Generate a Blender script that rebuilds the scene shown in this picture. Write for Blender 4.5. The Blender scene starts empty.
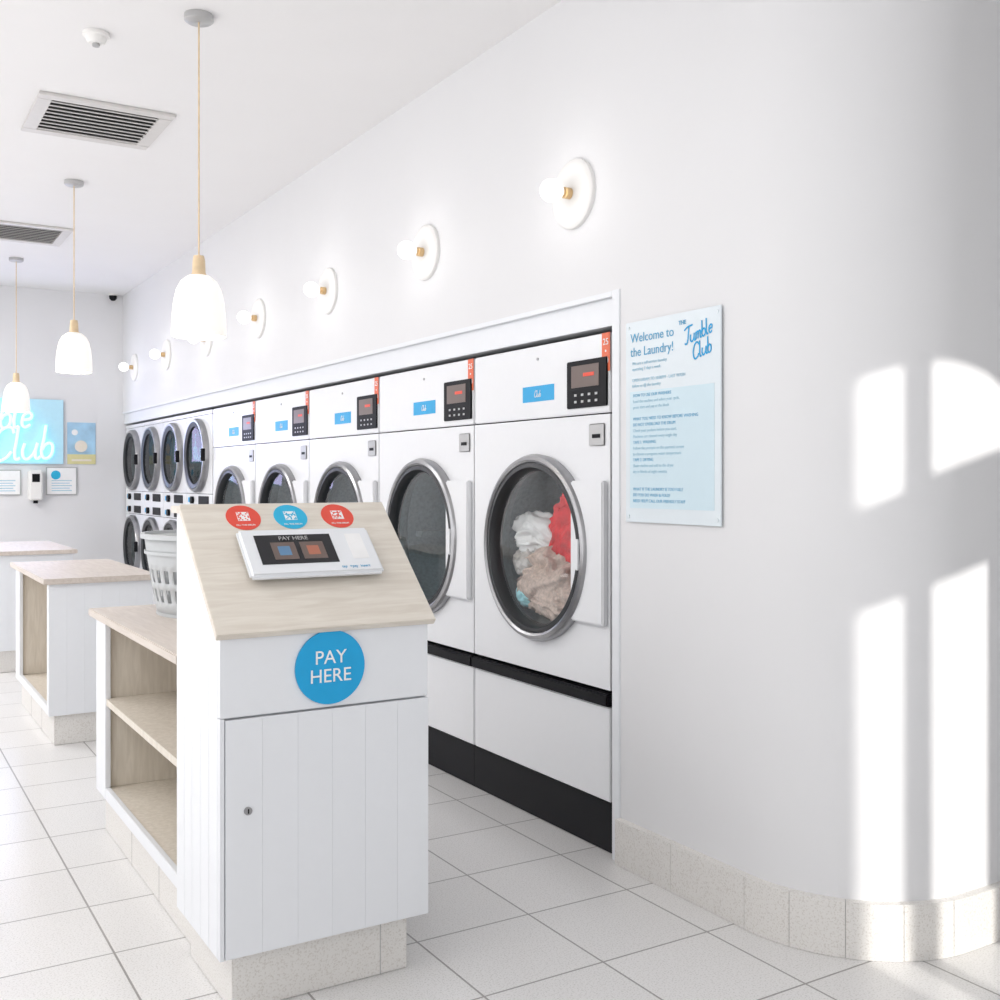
import bpy, bmesh, math, random
from mathutils import Vector, Matrix, noise
random.seed(4)
S=bpy.context.scene
COL=S.collection
# ---------------------------------------------------------------- materials
def newmat(name):
    m=bpy.data.materials.new(name); m.use_nodes=True
    nt=m.node_tree; b=nt.nodes['Principled BSDF']
    return m,nt,b
def mat(name,col,rough=.5,metal=0,var=.02,scale=30,bump=0,emit=None,es=0,coat=0,spec=None):
    m,nt,b=newmat(name)
    tc=nt.nodes.new('ShaderNodeTexCoord')
    n=nt.nodes.new('ShaderNodeTexNoise'); n.inputs['Scale'].default_value=scale; n.inputs['Detail'].default_value=4
    nt.links.new(tc.outputs['Object'],n.inputs['Vector'])
    r=nt.nodes.new('ShaderNodeValToRGB')
    c=Vector(col[:3])
    r.color_ramp.elements[0].position=.3; r.color_ramp.elements[1].position=.7
    r.color_ramp.elements[0].color=(*[max(0,x*(1-var)) for x in c],1)
    r.color_ramp.elements[1].color=(*[min(1,x*(1+var)) for x in c],1)
    nt.links.new(n.outputs['Fac'],r.inputs['Fac']); nt.links.new(r.outputs['Color'],b.inputs['Base Color'])
    b.inputs['Roughness'].default_value=rough; b.inputs['Metallic'].default_value=metal
    if coat: b.inputs['Coat Weight'].default_value=coat
    if spec is not None: b.inputs['Specular IOR Level'].default_value=spec
    if bump:
        bp=nt.nodes.new('ShaderNodeBump'); bp.inputs['Strength'].default_value=bump; bp.inputs['Distance'].default_value=.002
        nt.links.new(n.outputs['Fac'],bp.inputs['Height']); nt.links.new(bp.outputs['Normal'],b.inputs['Normal'])
    if emit:
        b.inputs['Emission Color'].default_value=(*emit,1); b.inputs['Emission Strength'].default_value=es
    return m
def speckle(name,base,spk,tile=None,grout=(.42,.41,.40),rough=.4,off=(0,0),lo=.36,hi=.47):
    m,nt,b=newmat(name); L=nt.links.new
    tc=nt.nodes.new('ShaderNodeTexCoord')
    n=nt.nodes.new('ShaderNodeTexNoise'); n.inputs['Scale'].default_value=190; n.inputs['Detail'].default_value=2
    L(tc.outputs['Object'],n.inputs['Vector'])
    r=nt.nodes.new('ShaderNodeValToRGB'); e=r.color_ramp.elements
    e[0].position=lo; e[0].color=(*spk,1); e[1].position=hi; e[1].color=(*base,1)
    L(n.outputs['Fac'],r.inputs['Fac'])
    out=r.outputs['Color']
    if tile:
        mp=nt.nodes.new('ShaderNodeMapping'); mp.inputs['Location'].default_value=(off[0],off[1],0)
        L(tc.outputs['Object'],mp.inputs['Vector'])
        br=nt.nodes.new('ShaderNodeTexBrick'); br.offset=0; br.squash=1
        br.inputs['Scale'].default_value=1; br.inputs['Brick Width'].default_value=tile[0]; br.inputs['Row Height'].default_value=tile[1]
        br.inputs['Mortar Size'].default_value=.0035; br.inputs['Mortar Smooth'].default_value=.2; br.inputs['Bias'].default_value=0
        L(mp.outputs['Vector'],br.inputs['Vector'])
        br.inputs['Color1'].default_value=(1,1,1,1); br.inputs['Color2'].default_value=(.955,.955,.955,1); br.inputs['Mortar'].default_value=(*grout,1)
        mx=nt.nodes.new('ShaderNodeMix'); mx.data_type='RGBA'; mx.blend_type='MULTIPLY'; mx.inputs[0].default_value=1
        L(out,mx.inputs[6]); L(br.outputs['Color'],mx.inputs[7]); out=mx.outputs[2]
        bp=nt.nodes.new('ShaderNodeBump'); bp.invert=True; bp.inputs['Strength'].default_value=.4; bp.inputs['Distance'].default_value=.003
        L(br.outputs['Fac'],bp.inputs['Height']); L(bp.outputs['Normal'],b.inputs['Normal'])
    L(out,b.inputs['Base Color']); b.inputs['Roughness'].default_value=rough
    return m
def wood(name,c1,c2,rot=0,rough=.45):
    m,nt,b=newmat(name); L=nt.links.new
    tc=nt.nodes.new('ShaderNodeTexCoord'); mp=nt.nodes.new('ShaderNodeMapping')
    mp.inputs['Scale'].default_value=(1,9,9) if rot==0 else (9,1,9) if rot==1 else (9,9,1)
    L(tc.outputs['Object'],mp.inputs['Vector'])
    n=nt.nodes.new('ShaderNodeTexNoise'); n.inputs['Scale'].default_value=6; n.inputs['Detail'].default_value=6; n.inputs['Distortion'].default_value=.6
    L(mp.outputs['Vector'],n.inputs['Vector'])
    r=nt.nodes.new('ShaderNodeValToRGB'); r.color_ramp.elements[0].position=.35; r.color_ramp.elements[1].position=.65
    r.color_ramp.elements[0].color=(*c1,1); r.color_ramp.elements[1].color=(*c2,1)
    L(n.outputs['Fac'],r.inputs['Fac']); L(r.outputs['Color'],b.inputs['Base Color']); b.inputs['Roughness'].default_value=rough
    return m
M={}
M['wall']=mat('wall_paint',(.80,.80,.81),.6,var=.006,scale=3)
M['ceil']=mat('ceiling_paint',(.88,.87,.87),.7,var=.006,scale=3)
M['floor']=speckle('floor_tile',(.82,.81,.80),(.66,.65,.63),(.4,.4),off=(.13,-.1),rough=.28)
M['plinth']=speckle('plinth_tile',(.80,.78,.75),(.68,.65,.61),rough=.45)
M['grout']=mat('grout',(.5,.49,.48),.8)
M['white']=mat('white_laminate',(.84,.86,.89),.35,var=.005)
M['enamel']=mat('white_enamel',(.86,.87,.89),.25,var=.004)
M['black']=mat('black_plastic',(.008,.008,.010),.45,spec=.15)
M['dark']=mat('dark_gap',(.03,.03,.035),.6)
M['gasket']=mat('door_gasket',(.02,.022,.025),.4)
M['chrome']=mat('brushed_chrome',(.38,.38,.39),.28,metal=1,var=.05)
M['steel']=mat('galvanised_drum',(.28,.36,.38),.4,metal=.5,var=.18,scale=60)
M['blue']=mat('sticker_blue',(.005,.38,.74),.4)
M['red']=mat('sticker_red',(.80,.08,.05),.4)
M['cyan']=mat('sticker_cyan',(.02,.46,.74),.4)
M['wht']=mat('print_white',(.93,.93,.93),.4)
M['orange']=mat('sticker_orange',(.80,.15,.06),.4)
M['wood']=wood('birch_laminate',(.70,.64,.56),(.79,.74,.66),0)
M['woodv']=wood('birch_laminate_shelf',(.68,.62,.53),(.78,.72,.63),2)
M['woodtop']=wood('birch_worktop',(.60,.53,.47),(.68,.61,.55),1)
M['brass']=mat('brass',(.70,.50,.28),.3,metal=1)
M['capwood']=mat('turned_ash',(.78,.60,.38),.5,var=.08)
M['ceramic']=mat('white_ceramic',(.88,.87,.85),.35,var=.004)
M['shade']=mat('opal_glass_shade',(.9,.88,.85),.3,emit=(1,.94,.85),es=.40)
M['bulb']=mat('frosted_bulb',(.95,.95,.95),.3,emit=(1,.97,.93),es=.9)
M['screen']=mat('screen_black',(.012,.012,.016),.15)
M['greyscr']=mat('screen_panel_grey',(.16,.115,.10),.3)
M['scrblue']=mat('screen_icon_blue',(.12,.25,.42),.3)
M['scrred']=mat('screen_icon_orange',(.45,.16,.10),.3)
M['led']=mat('led_red',(.6,.05,.02),.4,emit=(1,.1,.05),es=.2)
M['neon']=mat('neon_tube',(.5,.95,1),.3,emit=(.30,.92,1.0),es=1.6)
M['neonback']=mat('neon_acrylic_glow',(.52,.80,.92),.3,emit=(.20,.60,.95),es=.08)  # backing panel with the tubes' glow put into its colour and emission
M['posterbg']=mat('poster_acrylic',(.76,.83,.87),.25,var=.004)
M['posterbox']=mat('poster_panel_blue',(.62,.77,.84),.3,var=.004)
M['textblue']=mat('print_blue',(.10,.40,.64),.5)
M['textlight']=mat('print_light_blue',(.36,.60,.74),.5)
M['redcloth']=mat('red_cloth',(.80,.012,.02),.9,var=.2,scale=25)
M['whitecloth']=mat('white_cloth',(.90,.88,.86),.9,var=.05,scale=25)
M['taupecloth']=mat('taupe_cloth',(.60,.46,.39),.9,var=.22,scale=70)
M['greycloth']=mat('grey_cloth',(.60,.56,.53),.9,var=.15,scale=40)
M['cyancloth']=mat('cyan_cloth',(.45,.82,.88),.9,var=.1)
M['basket']=mat('basket_plastic',(.52,.54,.55),.45)
M['silver']=mat('silver_label',(.50,.50,.50),.35,metal=.4)
M['vent']=mat('vent_metal',(.70,.68,.66),.45)
M['ventdark']=mat('vent_painted_shade',(.13,.13,.13),.8)  # dark colour stands in for shade behind the louvres
M['frame']=mat('window_frame_white',(.8,.8,.8),.5)
M['yellow']=mat('poster_yellow',(.75,.70,.36),.5)
M['sky']=mat('poster_skyblue',(.40,.64,.85),.5,var=.2,scale=6)
M['skin']=mat('poster_cream',(.85,.78,.68),.5)
m,nt,b=newmat('door_glass'); nt.nodes.remove(b); L=nt.links.new
tr=nt.nodes.new('ShaderNodeBsdfTransparent'); tr.inputs[0].default_value=(.93,.96,.97,1)
gl=nt.nodes.new('ShaderNodeBsdfGlossy'); gl.inputs['Roughness'].default_value=.02
lw=nt.nodes.new('ShaderNodeLayerWeight'); lw.inputs['Blend'].default_value=.5
mr=nt.nodes.new('ShaderNodeMapRange'); mr.inputs[1].default_value=0; mr.inputs[2].default_value=1; mr.inputs[3].default_value=.04; mr.inputs[4].default_value=.20
L(lw.outputs['Facing'],mr.inputs[0])
mx=nt.nodes.new('ShaderNodeMixShader'); L(mr.outputs[0],mx.inputs[0]); L(tr.outputs[0],mx.inputs[1]); L(gl.outputs[0],mx.inputs[2])
L(mx.outputs[0],nt.nodes['Material Output'].inputs['Surface']); M['glass']=m

# ---------------------------------------------------------------- helpers
def link(o,parent=None):
    COL.objects.link(o)
    if parent: o.parent=parent
    return o
def empty(name,loc=(0,0,0)):
    e=bpy.data.objects.new(name,None); e.location=loc; e.empty_display_size=.1; COL.objects.link(e); return e
def meshobj(name,bm,mt,parent=None,smooth=False):
    me=bpy.data.meshes.new(name); bmesh.ops.recalc_face_normals(bm,faces=bm.faces[:]); bm.to_mesh(me); bm.free()
    if smooth:
        for p in me.polygons: p.use_smooth=True
    o=bpy.data.objects.new(name,me)
    for x in (mt if isinstance(mt,(list,tuple)) else [mt]): me.materials.append(x)
    return link(o,parent)
def box(name,x0,x1,y0,y1,z0,z1,mt,parent=None,bev=0,seg=2):
    bm=bmesh.new(); bmesh.ops.create_cube(bm,size=1)
    for v in bm.verts:
        v.co=Vector(((x0+x1)/2+v.co.x*(x1-x0),(y0+y1)/2+v.co.y*(y1-y0),(z0+z1)/2+v.co.z*(z1-z0)))
    if bev: bmesh.ops.bevel(bm,geom=bm.edges[:],offset=bev,segments=seg,affect='EDGES')
    return meshobj(name,bm,mt,parent)
def prism(name,poly,a0,a1,axis,mt,parent=None,bev=0):
    bm=bmesh.new()
    def P(p,a): return Vector((a,p[0],p[1])) if axis=='X' else (Vector((p[0],p[1],a)) if axis=='Z' else Vector((p[0],a,p[1])))
    A=[bm.verts.new(P(p,a0)) for p in poly]; B=[bm.verts.new(P(p,a1)) for p in poly]
    n=len(poly); bm.faces.new(A); bm.faces.new(B[::-1])
    for i in range(n): bm.faces.new((A[i],A[(i+1)%n],B[(i+1)%n],B[i]))
    if bev: bmesh.ops.bevel(bm,geom=bm.edges[:],offset=bev,segments=2,affect='EDGES')
    return meshobj(name,bm,mt,parent)
def lathe(name,prof,c,axis,mt,parent=None,n=64,sx=1,sy=1,closed=False):
    bm=bmesh.new(); rings=[]
    for r,h in prof:
        ring=[]
        for i in range(n):
            a=2*math.pi*i/n; u=r*math.cos(a)*sx; v=r*math.sin(a)*sy
            co={'X':(h,u,v),'Y':(u,h,v),'Z':(u,v,h)}[axis]
            ring.append(bm.verts.new(Vector(co)+Vector(c)))
        rings.append(ring)
    for k in range(len(rings)-1):
        for i in range(n):
            bm.faces.new((rings[k][i],rings[k][(i+1)%n],rings[k+1][(i+1)%n],rings[k+1][i]))
    if closed:
        for i in range(n):
            bm.faces.new((rings[-1][i],rings[-1][(i+1)%n],rings[0][(i+1)%n],rings[0][i]))
    else:
        if prof[0][0]>1e-6 and prof[0][0]<1e-2: bm.faces.new(rings[0])
        if prof[-1][0]>1e-6 and prof[-1][0]<1e-2: bm.faces.new(rings[-1])
    bmesh.ops.remove_doubles(bm,verts=bm.verts[:],dist=1e-6)
    o=meshobj(name,bm,mt,parent,smooth=True)
    md=o.modifiers.new('es','EDGE_SPLIT'); md.split_angle=math.radians(40)
    return o
def disc(name,c,r,th,axis,mt,parent=None,n=48):
    return lathe(name,[(.00011,-th/2),(r,-th/2),(r,th/2),(.00011,th/2)],c,axis,mt,parent,n)
def text(name,body,size,mtx,mt,parent=None,align='CENTER',ext=.0006,bold=0,shear=0):
    cu=bpy.data.curves.new(name,'FONT'); cu.body=body; cu.size=size; cu.align_x=align; cu.align_y='CENTER'; cu.extrude=ext
    cu.offset=bold; cu.shear=shear
    t=bpy.data.objects.new(name+'_tmp',cu); COL.objects.link(t)
    bpy.context.view_layer.update()
    me=bpy.data.meshes.new_from_object(t.evaluated_get(bpy.context.evaluated_depsgraph_get()))
    bpy.data.objects.remove(t)
    me.transform(mtx); me.materials.clear(); me.materials.append(mt)
    return link(bpy.data.objects.new(name,me),parent)
def frameM(o,x,y):
    x=Vector(x).normalized(); y=Vector(y).normalized(); z=x.cross(y)
    m=Matrix((x,y,z)).transposed().to_4x4(); m.translation=Vector(o); return m
def wallM(y,z,x): return frameM((x,y,z),(0,-1,0),(0,0,1))   # facing -X
def backM(x,z,y): return frameM((x,y,z),(1,0,0),(0,0,1))    # facing -Y
GL={'T':([[(0,1.9),(.6,2.15),(1.7,2.15)],[(.95,2.1),(.8,1.2),(.65,.35),(.4,0),(.05,.15)]],1.25),
'u':([[(0,1),(-.02,.3),(.2,0),(.5,.15),(.7,.6),(.75,1)],[(.75,1),(.72,.35),(.85,0),(1.05,.1)]],1.1),
'm':([[(0,1),(.0,.5),(0,0)],[(.0,.5),(.2,.95),(.4,.9),(.42,.5),(.40,0)],[(.42,.5),(.62,.95),(.82,.9),(.84,.4),(.92,.02),(1.1,.1)]],1.2),
'b':([[(0,2.1),(0,1.2),(0,.3),(.2,0),(.5,.08),(.62,.5),(.45,.92),(.15,.85),(.0,.55)]],.85),
'l':([[(0,2.1),(0,1.2),(.02,.3),(.15,0),(.35,.08)]],.5),
'e':([[(.05,.5),(.3,.52),(.58,.62),(.5,.95),(.2,.95),(.02,.5),(.2,.02),(.6,.15)]],.8),
'C':([[(1.1,1.65),(.9,2.0),(.5,2.0),(.1,1.4),(.05,.5),(.35,0),(.8,.1),(1.1,.5)]],1.3)}
def script(name,word,h,mtx,mt,parent,rad,slant=.2,rot=0,flat=False):
    cu=bpy.data.curves.new(name,'CURVE'); cu.dimensions='3D'; cu.bevel_depth=rad; cu.bevel_resolution=2; cu.resolution_u=6
    x=0; W=sum(GL[c][1] for c in word); R=Matrix.Rotation(rot,4,'Z')
    for c in word:
        st,adv=GL[c]
        for s in st:
            sp=cu.splines.new('BEZIER'); sp.bezier_points.add(len(s)-1)
            for i,p in enumerate(s):
                bp=sp.bezier_points[i]; px=(x+p[0]-W/2+slant*p[1])*h; py=(p[1]-1)*h
                bp.co=R@Vector((px,py,0)); bp.handle_left_type=bp.handle_right_type='AUTO'
        x+=adv
    cu.use_fill_caps=True
    t=bpy.data.objects.new(name+'_t',cu); COL.objects.link(t); bpy.context.view_layer.update()
    me=bpy.data.meshes.new_from_object(t.evaluated_get(bpy.context.evaluated_depsgraph_get())); bpy.data.objects.remove(t)
    if flat: me.transform(Matrix.Diagonal((1,1,.15,1)))
    me.transform(mtx); me.materials.clear(); me.materials.append(mt)
    for p in me.polygons: p.use_smooth=True
    return link(bpy.data.objects.new(name,me),parent)
def holepanel(name,x,th,y0,y1,z0,z1,cy,cz,r,mt,parent,n=64):
    bm=bmesh.new(); inn=[];out=[];inb=[];outb=[]
    angs=sorted(set([2*math.pi*i/n for i in range(n)]+[math.atan2(b-cz,a-cy)%(2*math.pi) for a in(y0,y1) for b in (z0,z1)]))
    for a in angs:
        c,s=math.cos(a),math.sin(a)
        t=min([((y1 if c>0 else y0)-cy)/c if abs(c)>1e-9 else 1e9,((z1 if s>0 else z0)-cz)/s if abs(s)>1e-9 else 1e9])
        inn.append(bm.verts.new((x,cy+r*c,cz+r*s))); out.append(bm.verts.new((x,cy+t*c,cz+t*s)))
        inb.append(bm.verts.new((x+th,cy+r*c,cz+r*s))); outb.append(bm.verts.new((x+th,cy+t*c,cz+t*s)))
    k=len(angs)
    for i in range(k):
        j=(i+1)%k
        bm.faces.new((inn[i],inn[j],out[j],out[i])); bm.faces.new((inn[i],inb[i],inb[j],inn[j]))
        bm.faces.new((out[i],out[j],outb[j],outb[i])); bm.faces.new((inb[i],outb[i],outb[j],inb[j]))
    return meshobj(name,bm,mt,parent)

# ---------------------------------------------------------------- room
CEIL=3.30; BACK=11.45; WX=2.41; FX=2.435; OY=3.16
box('floor',-3.2,5.0,-5.0,BACK+.1,-.1,0,M['floor'])
prism('ceiling',[(-3.3,-3.51),(4.9,2.23),(4.9,BACK+.1),(-3.3,BACK+.1)],CEIL,CEIL+.1,'Z',M['ceil'])
box('wall_back',-3.2,3.5,BACK,BACK+.1,0,CEIL,M['wall'])
box('wall_left',-3.3,-3.2,-3.45,BACK+.1,0,CEIL,M['wall'])
box('wall_alcove',3.4,3.5,OY,BACK,0,CEIL,M['wall'])
box('wall_right_upper',WX,3.4,OY,BACK,2.085,CEIL,M['wall'])
box('trim_header',WX+.015,3.4,OY,BACK,1.975,2.084,M['white'])
R=.43; C=(2.84,2.445)
def path(off,n=28):
    pts=[]; r=R+off
    for i in range(n+1):
        a=math.pi+ (math.pi/2)*i/n
        pts.append((C[0]+r*math.cos(a),C[1]+r*math.sin(a)))
    return pts
arc=path(0,40); WY=C[1]-R
poly=[(WX,OY)]+arc+[(4.9,WY),(4.9,OY)]
w=prism('wall_right_curved',poly,0,CEIL,'Z',M['wall'])
for p in w.data.polygons: p.use_smooth=True
md=w.modifiers.new('es','EDGE_SPLIT'); md.split_angle=math.radians(20)
tr_=empty('trim_opening')
box('jamb',WX-.006,WX+.03,OY-.045,OY,0,2.10,M['white'],tr_,.002)
box('head',WX-.006,WX+.012,OY,BACK,2.078,2.098,M['white'],tr_,.002)
bb=empty('baseboard_right'); BO=.028
def sample_path(off):
    pts=[(WX-off,OY-.046),(WX-off,C[1])]; pts+=path(off,40)[1:]; pts+=[(4.9,WY-off)]
    return pts
def at(pts,s):
    for i in range(len(pts)-1):
        a=Vector(pts[i]);b2=Vector(pts[i+1]);l=(b2-a).length
        if s<=l: return a+(b2-a)*(s/l)
        s-=l
    return Vector(pts[-1])
inner=sample_path(0); outer=sample_path(BO)
def plen(p): return sum((Vector(p[i+1])-Vector(p[i])).length for i in range(len(p)-1))
Lo=plen(outer); Li=plen(inner)
cuts=[0,.31,.66]+[.66+.165*i for i in range(1,5)]+[1.32+.4*i for i in range(1,5)]
cuts=[c for c in cuts if c<Lo]+[Lo]
def off_inner(s):
    l1=(Vector(outer[0])-Vector(outer[1])).length
    aO=(R+BO)*math.pi/2; aI=R*math.pi/2
    if s<l1: return s
    if s<l1+aO: return l1+(s-l1)*aI/aO
    return l1+aI+(s-l1-aO)
for i in range(len(cuts)-1):
    s0=cuts[i]+.0010; s1=cuts[i+1]-.0010; k=8
    o_=[at(outer,s0+(s1-s0)*j/k) for j in range(k+1)]; i_=[at(inner,off_inner(s0+(s1-s0)*j/k)) for j in range(k+1)]
    prism('tile_%d'%i,[tuple(p) for p in o_]+[tuple(p) for p in i_[::-1]],0.001,.165,'Z',M['plinth'],bb)
gp=sample_path(BO-.003); gl_=plen(gp)
prism('grout_core',[tuple(at(gp,gl_*j/80)) for j in range(81)]+[tuple(at(inner,Li*(1-j/80))) for j in range(81)],0.001,.163,'Z',M['grout'],bb)
box('baseboard_back',-3.2,WX,BACK-.015,BACK-.001,.001,.16,M['plinth'])

# front facade (slanted shopfront) with openings
f=Vector((.819,.573,0)); f.normalize()
cu=bpy.data.curves.new('wf','CURVE'); cu.dimensions='2D'; cu.fill_mode='BOTH'; cu.extrude=.02
def addpoly(pts):
    sp=cu.splines.new('POLY'); sp.points.add(len(pts)-1)
    for i,p in enumerate(pts): sp.points[i].co=(p[0],p[1],0,1)
    sp.use_cyclic_u=True
def arch(s): return 1.87+.365*math.sqrt(max(0,1-((s-2.65)/.97)**2))
addpoly([(-4.0,0),(5.6,0),(5.6,CEIL),(-4.0,CEIL)])
def pane(s0,s1,z0,z1=None):
    if z1 is not None: addpoly([(s0,z0),(s1,z0),(s1,z1),(s0,z1)])
    else: addpoly([(s0,z0),(s1,z0)]+[(s1+(s0-s1)*i/14,arch(s1+(s0-s1)*i/14)) for i in range(15)])
pane(2.750,2.942,1.84); pane(3.035,3.60,1.86)
pane(2.750,2.942,.30,1.545); pane(3.035,3.40,.30,1.545)
t=bpy.data.objects.new('t',cu); COL.objects.link(t); bpy.context.view_layer.update()
me=bpy.data.meshes.new_from_object(t.evaluated_get(bpy.context.evaluated_depsgraph_get())); bpy.data.objects.remove(t)
me.transform(frameM((0,-1.2,0),f,(0,0,1))); me.materials.clear(); me.materials.append(M['frame'])
link(bpy.data.objects.new('wall_front',me))

# ---------------------------------------------------------------- big dryers
def chassis(par,y0,w,z0,z1,x0=FX+.03,x1=3.25):
    box('side_near',x0,x1,y0+.004,y0+.02,z0,z1,M['dark'],par)
    box('side_far',x0,x1,y0+w-.02,y0+w-.004,z0,z1,M['dark'],par)
    box('chassis_top',x0,x1,y0+.02,y0+w-.02,z1-.02,z1,M['dark'],par)
    box('chassis_base',x0,x1,y0+.02,y0+w-.02,z0,z0+.02,M['dark'],par)
def drum(par,cy,cz,r,x=FX,dep=.55):
    lathe('drum',[(r,x+.02),(r+.02,x+.08),(r+.05,x+.10),(r+.05,x+dep),(.3*r,x+dep+.03),(.00011,x+dep+.03)],(0,cy,cz),'X',M['steel'],par,72)
    for k in range(3):
        a=k*2*math.pi/3+.5
        bm=bmesh.new(); bmesh.ops.create_cube(bm,size=1)
        for v in bm.verts: v.co=Vector((v.co.x*(dep-.2),v.co.y*.03,v.co.z*.07))
        bm.transform(Matrix.Translation((x+dep/2+.05,cy,cz))@Matrix.Rotation(a,4,'X')@Matrix.Translation((0,0,r+.012)))
        meshobj('drum_rib_%d'%k,bm,M['steel'],par)
def dryer(y0,w=1.015):
    p=empty('clothes_dryer'); g=.005; a,b_=y0+g,y0+w-g; x=FX
    cy=y0+w*.485; cz=1.122
    chassis(p,y0,w,.02,1.95)
    box('top_panel',x,x+.025,a,b_,1.655,1.955,M['enamel'],p,.004)
    holepanel('door_panel',x,.025,a,b_,.61,1.649,cy,cz,.352,M['enamel'],p)
    box('lower_panel',x,x+.025,a,b_,.19,.545,M['enamel'],p,.004)
    box('kick_plate',x+.002,x+.03,a-.004,b_+.004,.002,.186,M['black'],p)
    box('bumper_strip',x-.018,x+.02,a-.003,b_+.003,.55,.598,M['black'],p,.006)
    drum(p,cy,cz,.34)
    lathe('door_ring',[(.352,x+.01),(.383,x+.002),(.386,x-.02),(.376,x-.04),(.362,x-.046),(.352,x-.040),(.348,x-.02),(.348,x+.01)],(0,cy,cz),'X',M['chrome'],p,96)
    lathe('door_gasket',[(.349,x-.038),(.330,x-.040),(.318,x-.02),(.316,x+.02),(.346,x+.02)],(0,cy,cz),'X',M['gasket'],p,96)
    lathe('door_glass',[(.00011,x-.025),(.15,x-.023),(.25,x-.02),(.318,x-.012)],(0,cy,cz),'X',M['glass'],p,96)
    box('hinge_plate',x-.028,x,a+.012,cy-.27,cz-.27,cz+.275,M['enamel'],p,.006)
    box('door_latch',x-.045,x-.028,cy-.345,cy-.325,cz-.07,cz+.05,M['enamel'],p,.003)
    box('control_bezel',x-.008,x,a+.012,a+.275,1.68,1.865,M['black'],p,.003)
    box('control_screen',x-.0095,x-.008,a+.06,a+.24,1.76,1.845,M['greyscr'],p)
    box('led_readout',x-.0105,x-.0095,a+.09,a+.16,1.80,1.814,M['led'],p)
    for r_ in range(2):
        for k in range(4): box('button_%d_%d'%(r_,k),x-.0095,x-.008,a+.07+.045*k,a+.085+.045*k,1.70+.026*r_,1.709+.026*r_,M['silver'],p)
    box('brand_sticker',x-.0015,x,cy-.12,cy+.115,1.725,1.79,M['blue'],p)
    script('sticker_lettering','Club',.013,wallM(cy,1.757,x-.002),M['wht'],p,.0014)
    box('lint_lock',x-.006,x,a+.03,a+.13,1.53,1.615,M['silver'],p,.003)
    box('lock_slot',x-.008,x-.006,a+.055,a+.105,1.56,1.575,M['black'],p)
    box('number_tag',x-.002,x,a+.0,a+.05,1.81,1.955,M['orange'],p)
    text('number_text','25\n•\n20',.035,wallM(a+.025,1.885,x-.0028),M['wht'],p)
    disc('panel_screw',(x-.002,cy-.0,1.62+.28),.006,.004,'X',M['chrome'],p,16)
    return p,cy,cz
DY=3.205; DW=1.026
dry=[dryer(DY+i*DW,DW) for i in range(5)]
def cloth(name,c,sc,seed,mt,par,amp=.26,sub=6):
    bm=bmesh.new(); bmesh.ops.create_icosphere(bm,subdivisions=sub,radius=1)
    Rm=Matrix.Rotation(seed*1.3,3,'X')
    for v in bm.verts:
        q=v.co.copy(); o=Vector((seed*3.1,seed*1.7,seed)); e=Rm@q; e=Vector((e.x*.6,e.y*.35,e.z*1.8))
        n1=noise.noise(q*1.2+o); wv=e+Vector((noise.noise(q*1.1+o),noise.noise(q*1.1+o*2),noise.noise(q*1.1-o)))*.9
        rid=1-abs(noise.noise(wv*1.6+o))*2.6; rid2=1-abs(noise.noise(wv*3.2+o))*2.2
        k=1+n1*amp*1.0+(rid-.5)*amp*.7+(rid2-.5)*amp*.35
        v.co=Vector((q.x*sc[0]*k,q.y*sc[1]*k,q.z*sc[2]*k))+Vector(c)
    return meshobj(name,bm,mt,par,True)
lp=empty('laundry_pile'); cy,cz=dry[0][1],dry[0][2]
X_=FX+.13
cloth('red_towel',(X_+.03,cy-.09,cz+.06),(.10,.21,.16),1,M['redcloth'],lp)
cloth('red_sleeve',(X_+.0,cy-.20,cz-.01),(.07,.10,.12),9,M['redcloth'],lp)
cloth('white_sheet',(X_+.04,cy+.22,cz+.03),(.10,.18,.10),2,M['whitecloth'],lp)
cloth('white_shirt',(X_-.04,cy-.25,cz-.10),(.055,.07,.08),5,M['whitecloth'],lp)
cloth('taupe_blanket',(X_+.01,cy+.06,cz-.14),(.12,.24,.14),3,M['taupecloth'],lp)
cloth('grey_shirt',(X_+.04,cy+.21,cz-.08),(.11,.15,.09),4,M['greycloth'],lp)
cloth('taupe_sheet',(X_-.01,cy-.04,cz-.23),(.10,.22,.10),7,M['taupecloth'],lp)
cloth('cyan_cloth',(X_-.05,cy+.18,cz-.21),(.05,.075,.05),6,M['cyancloth'],lp)

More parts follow.
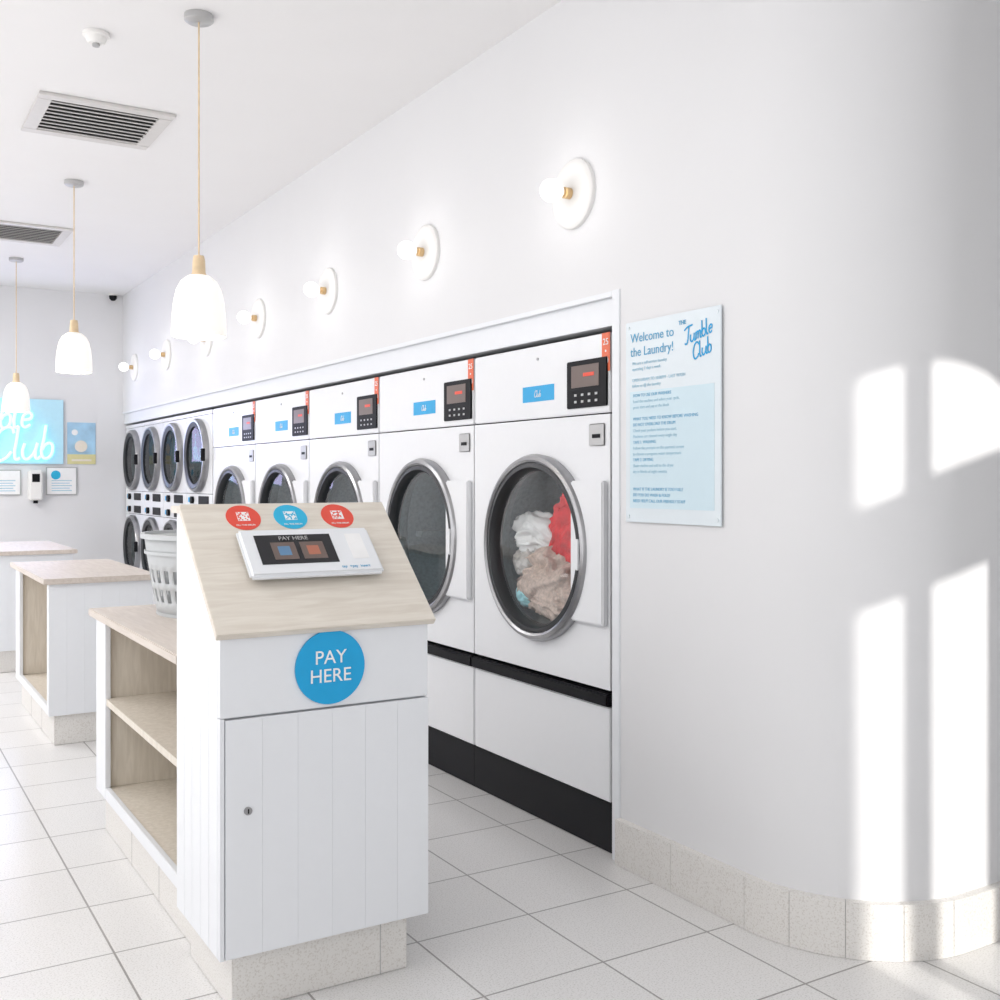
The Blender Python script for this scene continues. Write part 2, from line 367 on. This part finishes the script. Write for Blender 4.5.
# ---------------------------------------------------------------- stacked dryers
def stacked(y0,w):
    p=empty('stacked_dryer'); g=.004; a,b_=y0+g,y0+w-g; x=FX; cy=y0+w/2
    chassis(p,y0,w,.02,1.95)
    box('top_strip',x,x+.02,a,b_,1.925,1.955,M['enamel'],p)
    holepanel('upper_panel',x,.02,a,b_,1.29,1.92,cy,1.60,.272,M['enamel'],p)
    box('control_strip',x,x+.02,a,b_,1.065,1.286,M['enamel'],p,.003)
    holepanel('lower_door_panel',x,.02,a,b_,.44,1.06,cy,.75,.272,M['enamel'],p)
    box('base_panel',x,x+.02,a,b_,.13,.436,M['enamel'],p,.003)
    box('kick_plate',x+.01,x+.03,a,b_,.002,.126,M['black'],p)
    for k,z in enumerate((1.60,.75)):
        drum(p,cy,z,.262,dep=.5)
        lathe('door_ring_%d'%k,[(.272,x+.01),(.300,x),(.302,x-.03),(.290,x-.05),(.274,x-.05),(.268,x+.01)],(0,cy,z),'X',M['chrome'],p,72)
        lathe('door_gasket_%d'%k,[(.270,x-.050),(.235,x-.04),(.230,x+.02),(.266,x+.02)],(0,cy,z),'X',M['gasket'],p,72)
        lathe('door_glass_%d'%k,[(.00011,x-.035),(.12,x-.034),(.233,x-.03)],(0,cy,z),'X',M['glass'],p,72)
        box('door_handle_%d'%k,x-.065,x-.03,cy-.30,cy-.27,z-.05,z+.05,M['black'],p,.005)
    for k,z in enumerate((1.235,1.11)):
        box('display_%d'%k,x-.006,x,a+.10,a+.38,z-.035,z+.035,M['black'],p,.002)
        disc('knob_%d'%k,(x-.008,a+.55,z),.03,.03,'X',M['black'],p,24)
        box('label_%d'%k,x-.002,x,a+.62,a+.70,z-.02,z+.02,M['blue'],p)
    return p
SY=DY+5*DW+.01; SW=(BACK-.02-SY)/4
for i in range(4): stacked(SY+i*SW,SW)

# ---------------------------------------------------------------- sconces
for i in range(7):
    y=3.403+1.248*i; z=2.51; p=empty('wall_sconce')
    lathe('back_plate',[(.00011,WX-.024),(.10,WX-.024),(.124,WX-.022),(.134,WX-.014),(.135,WX)],(0,y,z),'X',M['ceramic'],p,64)
    lathe('socket',[(.00011,WX-.025),(.022,WX-.025),(.022,WX-.05),(.016,WX-.052),(.016,WX-.065),(.00011,WX-.066)],(0,y,z),'X',M['brass'],p,32)
    c0=WX-.110; pr=[]
    for k in range(17):
        a=math.pi*k/16; pr.append((max(.00011,.045*math.sin(a)),c0-.045*math.cos(a)))
    pr=[q for q in pr if not(q[1]>c0+.033)]+[(.018,WX-.064)]
    lathe('globe_bulb',pr,(0,y,z),'X',M['bulb'],p,32)
    l=bpy.data.lights.new('sconce_light','POINT'); l.energy=.7; l.color=(1,.98,.95); l.shadow_soft_size=.05
    lo=bpy.data.objects.new('light',l); lo.location=(WX-.23,y,z); link(lo,p)

# ---------------------------------------------------------------- pendants
for y,zb in ((4.375,1.985),(7.22,2.085),(9.98,1.985)):
    x=1.220; p=empty('pendant_lamp')
    lathe('ceiling_rose',[(.00011,CEIL-.03),(.05,CEIL-.03),(.058,CEIL-.024),(.058,CEIL-.001),(.00011,CEIL-.001)],(x,y,0),'Z',M['silver'],p,40)
    lathe('cord',[(.0035,zb+.32),(.0035,CEIL-.03)],(x,y,0),'Z',M['capwood'],p,12)
    lathe('wood_cap',[(.00011,zb+.33),(.021,zb+.33),(.025,zb+.31),(.027,zb+.262),(.032,zb+.25),(.00011,zb+.25)],(x,y,0),'Z',M['capwood'],p,32)
    out=[(.028,.252),(.045,.247),(.072,.225),(.090,.19),(.101,.14),(.107,.08),(.109,.02),(.108,0)]
    inn=[(r-.005,max(0,h-.004)) for r,h in out[::-1]]
    lathe('glass_shade',[(r,zb+h) for r,h in out+inn],(x,y,0),'Z',M['shade'],p,56)
    lathe('bulb',[(.00011,zb+.05)]+[(.03*math.sin(math.pi*k/10),zb+.08-.03*math.cos(math.pi*k/10)) for k in range(1,10)]+[(.014,zb+.2)],(x,y,0),'Z',M['bulb'],p,24)
    l=bpy.data.lights.new('pendant_light','POINT'); l.energy=3; l.color=(1,.92,.8); l.shadow_soft_size=.03
    lo=bpy.data.objects.new('light',l); lo.location=(x,y,zb+.03); link(lo,p)

# ---------------------------------------------------------------- ceiling vents, detector
for y0 in (5.62,8.58):
    p=empty('ceiling_vent'); x0,x1=.79,1.45; y1=y0+.66; z=CEIL
    box('shade_plate',x0+.06,x1-.06,y0+.06,y1-.06,z-.004,z-.001,M['ventdark'],p)  # dark plate under the uncut ceiling, painted as the shade inside the vent
    for n_,(a,b_,c_,d_) in enumerate(((x0,x1,y0,y0+.07),(x0,x1,y1-.07,y1),(x0,x0+.07,y0+.07,y1-.07),(x1-.07,x1,y0+.07,y1-.07))):
        box('flange_%d'%n_,a,b_,c_,d_,z-.016,z-.001,M['vent'],p,.003)
    for k in range(9):
        yy=y0+.082+k*.058
        prism('louvre_%d'%k,[(yy,z-.020),(yy+.034,z-.012),(yy+.034,z-.008),(yy,z-.016)],x0+.07,x1-.07,'X',M['vent'],p)
p=empty('smoke_detector')
lathe('body',[(.00011,CEIL-.045),(.03,CEIL-.045),(.04,CEIL-.035),(.045,CEIL-.02),(.055,CEIL-.015),(.055,CEIL-.001)],(.896,4.78,0),'Z',M['ceramic'],p,32)
disc('sensor',(.896,4.78,CEIL-.05),.015,.012,'Z',M['silver'],p,20)
p=empty('security_camera')
disc('mount',(2.30,BACK-.06,CEIL-.01),.045,.018,'Z',M['ceramic'],p,24)
lathe('dome',[(.04,CEIL-.02),(.035,CEIL-.05),(.018,CEIL-.068),(.00011,CEIL-.072)],(2.30,BACK-.06,0),'Z',M['black'],p,24)

# ---------------------------------------------------------------- islands
def counter(y0,y1,X0=.84,X1=1.41,mid=True,attached=False,oh=.03):
    p=empty('folding_counter'); zt=.883
    box('worktop',X0-oh,X1+.03,y0-(-.002 if attached else .045),y1+.03,zt-.03,zt,M['woodtop'],p,.004)
    box('plinth',X0+.03,X1-.03,y0+.01,y1-.03,.001,.16,M['plinth'],p,.002)
    k=1; yy=y0+.43
    while yy<y1-.1:
        box('plinth_joint_%d'%k,X0+.0292,X0+.031,yy,yy+.003,.001,.16,M['grout'],p); yy+=.4; k+=1
    box('deck',X0+.021,X1-.021,y0+.001,y1-.021,.16,.20,M['woodv'],p)
    box('spine',X1-.06,X1-.021,y0+.001,y1-.021,.201,zt-.031,M['woodv'],p)
    box('end_far',X0+.021,X1-.061,y1-.16,y1-.021,.201,zt-.031,M['woodv'],p)
    box('end_near',X0+.021,X1-.061,y0+.001,y0+.03,.201,zt-.031,M['woodv'],p)
    if mid: box('mid_shelf',X0+.004,X1-.061,y0+.031,y1-.161,.525,.55,M['woodv'],p)
    box('stile_far',X0,X0+.02,y1-.18,y1,.16,zt-.031,M['white'],p,.002)
    box('stile_near',X0,X0+.02,y0+.001,y0+.05,.16,zt-.031,M['white'],p,.002)
    box('rail_bottom',X0,X0+.02,y0+.051,y1-.181,.16,.205,M['white'],p,.002)
    n=6; w=(X1-X0)/n
    if not attached:
        for i in range(n): box('end_board_%d'%i,X0+i*w+.0001,X0+(i+1)*w-.0001,y0-.016,y0,.16,zt-.031,M['white'],p,.0005)
    box('right_face',X1-.02,X1,y0+.001,y1,.16,zt-.031,M['white'],p,.002)
    box('far_face',X0+.021,X1-.021,y1-.02,y1,.16,zt-.031,M['white'],p)
    return p
counter(3.19,4.52,.848,1.41,attached=True,oh=.025); counter(6.03,7.32,.892,1.425,mid=False); counter(8.5,9.78,.892,1.425)

# ---------------------------------------------------------------- payment kiosk
p=empty('payment_kiosk')
KX0,KX1=.813,1.413; KY0,KY1=2.72,3.155; ZB=.16; BY=3.065
A=Vector((0,2.700,1.003)); B=Vector((0,BY,1.332)); sl=(B-A).normalized(); nrm=Vector((0,-sl.z,sl.y)); TH=.02
def slope_z(y): return A.z+(y-A.y)*(B.z-A.z)/(B.y-A.y)-TH*1.36
zc=lambda y: min(slope_z(y),slope_z(BY))
prism('carcass',[(KY0+.021,ZB),(KY0+.021,zc(KY0+.021)),(BY,zc(BY)),(KY1-.001,zc(BY)),(KY1-.001,ZB)],KX0+.0125,KX1-.0125,'X',M['white'],p)
n=5; w=(BY-KY0-.021)/(n-1)
for i in range(n):
    a=KY0+.021+i*w+.0004; b_=min(KY0+.021+(i+1)*w-.0004,KY1)
    for nm,xa,xb in (('l',KX0,KX0+.012),('r',KX1-.012,KX1)):
        prism('side_board_%s%d'%(nm,i),[(a,ZB),(a,zc(a)),(b_,zc(b_)),(b_,ZB)],xa,xb,'X',M['white'],p,.001)
box('top_cap',KX0-.014,KX1+.016,BY+.001,KY1+.005,zc(BY),zc(BY)+.02,M['wood'],p,.002)
n=6; w=(KX1-KX0-.014)/n
box('front_rail',KX0,KX1,KY0+.002,KY0+.02,.785,zc(KY0),M['white'],p,.0015)
box('front_stile',KX0,KX0+.012,KY0+.002,KY0+.02,ZB,.7835,M['white'],p,.001)
box('door_back',KX0+.014,KX1-.001,KY0-.0008,KY0+.02,ZB+.003,.7795,M['white'],p)
for i in range(n):
    box('door_board_%d'%i,KX0+.014+i*w+.0002,KX0+.014+(i+1)*w-.0002,KY0-.002,KY0-.0009,ZB+.003,.7795,M['white'],p,.0002)
disc('door_lock',(KX0+.072,KY0-.004,.540),.0105,.008,'Y',M['chrome'],p,24)
box('lock_key_slot',KX0+.0705,KX0+.0735,KY0-.0095,KY0-.008,.534,.546,M['black'],p)
box('plinth',KX0+.045,KX1-.045,KY0+.045,KY1+.01,.001,ZB-.0005,M['plinth'],p,.002)
box('plinth_joint',KX0+.47,KX0+.473,KY0+.0442,KY0+.046,.001,ZB,M['grout'],p)
top=[A,B,B-nrm*TH,A-nrm*TH]
prism('sloped_top',[(v.y,v.z) for v in top],KX0-.014,KX1+.016,'X',M['wood'],p,.002)
def slM(x,t,lift):
    o=A+sl*t+nrm*lift; return frameM((x,o.y,o.z),(1,0,0),sl)
def slbox(name,x,t,wx,wt,l0,l1,mt,bev=0,seg=2):
    bm=bmesh.new(); bmesh.ops.create_cube(bm,size=1)
    for v in bm.verts: v.co=Vector((v.co.x*wx,v.co.y*wt,(l0+l1)/2+v.co.z*(l1-l0)))
    if bev: bmesh.ops.bevel(bm,geom=bm.edges[:],offset=bev,segments=seg,affect='EDGES')
    bm.transform(slM(x,t,0)); return meshobj(name,bm,mt,p)
def sldisc(name,x,t,r,l0,l1,mt):
    bm=bmesh.new(); bmesh.ops.create_cone(bm,cap_ends=True,segments=48,radius1=r,radius2=r,depth=l1-l0)
    bm.transform(slM(x,t,(l0+l1)/2)); return meshobj(name,bm,mt,p)
ST=.430
for k,(x,mt) in enumerate(((.970,M['red']),(1.112,M['cyan']),(1.260,M['red']))):
    sldisc('qr_sticker_%d'%k,x,ST,.0505,0,.0015,mt)
    slbox('qr_base_%d'%k,x,ST+.004,.036,.036,.0015,.0022,M['wht'])
    for a in range(7):
        for b_ in range(7):
            fin=(a in(0,1) or a in(5,6)) and (b_ in (5,6)) or (a in (0,1) and b_ in (0,1))
            if random.random()<.42 and not fin or (fin and (a,b_) in ((0,0),(0,6),(6,6),(1,1),(1,5),(5,5))): slbox('qr_%d_%d_%d'%(k,a,b_),x-.0144+a*.0048,ST+.004-.0144+b_*.0048,.0042,.0042,.0022,.0026,mt)
    text('qr_caption_%d'%k,'FILL THE DRUM',.008,slM(x,ST-.032,.002),M['wht'],p)
T0=.258
slbox('terminal_foot',1.122,T0+.005,.34,.14,0,.012,M['silver'],.003)
slbox('terminal_body',1.120,T0,.395,.184,.012,.036,M['white'],.009,3)
slbox('terminal_screen',1.076,T0+.005,.225,.112,.036,.0375,M['screen'])
slbox('icon_washer',1.039,T0-.002,.070,.066,.0375,.0380,M['greyscr']); slbox('icon_dryer',1.124,T0-.002,.070,.066,.0375,.0380,M['greyscr'])
slbox('icon_washer_door',1.039,T0-.002,.035,.035,.0380,.0384,M['scrblue']); slbox('icon_dryer_door',1.124,T0-.002,.035,.035,.0380,.0384,M['scrred'])
text('screen_text','PAY HERE',.020,slM(1.076,T0+.046,.0382),M['silver'],p)
text('terminal_text','tap  +pay  insert',.013,slM(1.233,T0-.070,.0365),M['textblue'],p)
slbox('card_slot',1.260,T0+.01,.05,.10,.036,.0368,M['wht'],.0003)
sx,sz=1.114,.893
disc('round_sign',(sx,KY0-.002,sz),.1,.006,'Y',M['blue'],p,72)
text('sign_text_a','PAY',.052,backM(sx,sz+.026,KY0-.006),M['wht'],p)
text('sign_text_b','HERE',.052,backM(sx,sz-.024,KY0-.006),M['wht'],p)

# ---------------------------------------------------------------- laundry basket
p=empty('laundry_basket')
bm=bmesh.new(); n=56; rows=12; cx,cy_,z0,h=1.165,4.17,.888,.295; V=[]
for j in range(rows+1):
    t=j/rows; rr=.76+.24*t+ .015*math.sin(t*math.pi); V.append([bm.verts.new((cx+math.cos(2*math.pi*i/n)*.20*rr,cy_+math.sin(2*math.pi*i/n)*.28*rr,z0+h*t)) for i in range(n)])
for j in range(rows):
    for i in range(n):
        if j in (2,3,5,6) and i%2==0: continue
        if j==9 and i%28 in (12,13,14,15): continue
        bm.faces.new((V[j][i],V[j][(i+1)%n],V[j+1][(i+1)%n],V[j+1][i]))
bm.faces.new(V[0])
o=meshobj('basket_shell',bm,M['basket'],p,True); md=o.modifiers.new('s','SOLIDIFY'); md.thickness=.004
lathe('rim',[(1.0,.0),(1.07,.0),(1.07,.018),(1.0,.018)],(cx,cy_,z0+h-.006),'Z',M['basket'],p,56,.20,.28,closed=True)
lathe('band',[(.985,.0),(1.0,.0),(1.0,.012),(.985,.012)],(cx,cy_,z0+h*.78),'Z',M['basket'],p,56,.20,.28,closed=True)
lathe('foot_ring',[(.74,0),(.78,0),(.78,.012),(.74,.012)],(cx,cy_,.8835),'Z',M['basket'],p,56,.20,.28,closed=True)

# ---------------------------------------------------------------- info sign on wall
p=empty('information_sign'); sx_=WX-.012
box('acrylic_panel',sx_,sx_+.006,2.575,3.068,1.25,1.965,M['posterbg'],p,.001)
for k,(y,z) in enumerate(((2.59,1.27),(3.05,1.27),(2.59,1.945),(3.05,1.945))): disc('standoff_%d'%k,(sx_+.004,y,z),.006,.014,'X',M['posterbg'],p,20)
box('text_panel',sx_-.001,sx_,2.605,3.043,1.30,1.715,M['posterbox'],p)
tx=sx_-.0015
def tl(nm,s,size,y,z,mt): text(nm,s,size,wallM(y,z,tx),mt,p,'LEFT',.0003)
tl('headline_a','Welcome to',.046,3.04,1.905,M['textblue']); tl('headline_b','the Laundry!',.046,3.04,1.855,M['textblue'])
for i,s in enumerate(('We are a self-service laundry','operating 7 days a week','','OPEN 6:00AM TO 10:00PM - LAST WASH','follow us @ the laundry')):
    tl('intro_%d'%i,s,.016,3.03,1.815-.020*i,M['textlight'])
rows_=['HOW TO USE OUR WASHERS','Load the machine and select your cycle,','press start and pay at the kiosk','','WHAT YOU NEED TO KNOW BEFORE WASHING','DO NOT OVERLOAD THE DRUM','Check your pockets before you start.','Machines are cleaned every single day','TAPE 1. WASHING','Follow the prompts on the payment screen','to choose a program, water temperature','TAPE 2. DRYING','Shake clothes and add to the dryer','dry in blocks of eight minutes','','','WHAT IF THE LAUNDRY IS TOO FULL?','DO YOU DO WASH & FOLD?','NEED HELP? CALL OUR FRIENDLY STAFF']
for i,s in enumerate(rows_):
    if s: tl('line_%d'%i,s,.0155,3.025,1.70-.0208*i,M['textblue'] if s.isupper() else M['textlight'])
text('logo_the','THE',.020,wallM(2.760,1.930,tx),M['textblue'],p,bold=.0003)
script('logo_tumble','Tumble',.025,wallM(2.685,1.893,tx),M['blue'],p,.0030,rot=.22,flat=True)
script('logo_club','Club',.025,wallM(2.665,1.835,tx),M['blue'],p,.0030,rot=.22,flat=True)

# ---------------------------------------------------------------- back wall things
p=empty('neon_sign'); yb=BACK
box('acrylic_backing',.55,1.83,yb-.03,yb-.02,1.56,2.20,M['neonback'],p,.003)
for k,(x,z) in enumerate(((.65,1.66),(1.75,1.66),(.65,2.1),(1.75,2.1))): disc('standoff_%d'%k,(x,yb-.011,z),.012,.02,'Y',M['silver'],p,16)
script('tube_tumble','Tumble',.14,backM(1.14,2.04,yb-.06),M['neon'],p,.015,rot=.06)
script('tube_club','Club',.155,backM(1.45,1.76,yb-.06),M['neon'],p,.015,rot=.06)
l=bpy.data.lights.new('neon_light','AREA'); l.energy=9; l.color=(.70,.58,1); l.shape='RECTANGLE'; l.size=1.2; l.size_y=.6
lo=bpy.data.objects.new('light',l); lo.location=(1.2,yb-.12,1.88); lo.rotation_euler=(math.radians(-90),0,0); link(lo,p)
p=empty('wall_poster')
box('sheet',1.87,2.14,yb-.008,yb-.001,1.56,1.98,M['sky'],p)
box('field',1.87,2.14,yb-.010,yb-.008,1.56,1.66,M['yellow'],p)
disc('figure',(2.0,yb-.011,1.74),.06,.004,'Y',M['skin'],p,32); disc('cloud',(1.94,yb-.011,1.88),.03,.004,'Y',M['wht'],p,24)
box('caption',1.91,2.10,yb-.012,yb-.010,1.59,1.61,M['skin'],p)
def notice(x0,x1,z0,z1,c):
    p=empty('framed_notice'); box('frame',x0,x1,yb-.02,yb-.001,z0,z1,M['silver'],p,.003); box('paper',x0+.01,x1-.01,yb-.022,yb-.02,z0+.01,z1-.01,M['wht'],p)
    if c: disc('blue_dot',(x0+.09,yb-.023,z1-.08),.045,.003,'Y',M['cyan'],p,32)
    for i in range(5): box('text_line_%d'%i,x0+.05,x1-.05-.02*(i%2),yb-.0235,yb-.022,z0+.04+.025*i,z0+.047+.025*i,M['textlight'],p)
notice(1.67,1.96,1.25,1.53,True); notice(1.15,1.44,1.25,1.50,False)
p=empty('soap_dispenser')
box('housing',1.50,1.63,yb-.11,yb-.001,1.20,1.50,M['ceramic'],p,.015,3); box('window',1.53,1.60,yb-.113,yb-.11,1.38,1.46,M['black'],p); box('nozzle',1.545,1.585,yb-.10,yb-.06,1.17,1.20,M['black'],p)

# ---------------------------------------------------------------- lights
sd=Vector((.15,.989,-.30)).normalized()
l=bpy.data.lights.new('sun','SUN'); l.energy=3.0; l.angle=math.radians(1.6); l.color=(1,.97,.92)
o=bpy.data.objects.new('sun',l); o.rotation_euler=sd.to_track_quat('-Z','Y').to_euler(); o.location=(0,-8,5); link(o)
def area(name,loc,d,sx,sy,e,col):
    l=bpy.data.lights.new(name,'AREA'); l.shape='RECTANGLE'; l.size=sx; l.size_y=sy; l.energy=e; l.color=col
    o=bpy.data.objects.new(name,l); o.location=loc; o.rotation_euler=Vector(d).to_track_quat('-Z','Z').to_euler(); link(o)
area('ceiling_fill_a',(-1.2,3.0,CEIL-.03),(0,0,-1),1.2,3,37,(1,.99,.98))  # added fill below the ceiling, out of view; no fixture modelled
area('ceiling_fill_b',(-1.2,8.8,CEIL-.03),(0,0,-1),1.2,3,105,(1,.99,.99))  # second added overhead fill, brightens the far end of the room
area('fill_up',(-1.9,4.5,.3),(0,0,1),1.2,7,62,(1,.985,.98))  # added fill aimed upward to brighten the ceiling, no real lamp
area('fill_left',(-3.1,5.0,1.7),(1,.0,0),2.4,7,38,(.98,.985,1))  # added soft fill inside the solid left wall, no window there
area('fill_front',(-1.4,-1.9,1.7),(.1,1,0),2.4,2.4,39,(.985,.985,1))  # added fill behind the camera, lights surfaces facing the front
area('fill_facade',(.9,-.45,2.1),(.55,1,.0),1.2,1.4,15,(.99,.99,1))  # added fill by the closed part of the facade, brightens the right wall
w=bpy.data.worlds.new('world'); S.world=w; w.use_nodes=True; nt=w.node_tree
bg=nt.nodes['Background']; bg.inputs[0].default_value=(.85,.92,1,1); bg.inputs[1].default_value=1.0
# ---------------------------------------------------------------- camera
c=bpy.data.cameras.new('camera'); c.lens=38.52; c.sensor_width=36; c.shift_y=-.02; c.clip_start=.05
o=bpy.data.objects.new('camera',c); o.location=(0,0,1.4); o.rotation_euler=(math.radians(90),0,math.radians(-31.3)); link(o); S.camera=o
S.view_settings.view_transform='Standard'; S.view_settings.look='None'; S.view_settings.exposure=0
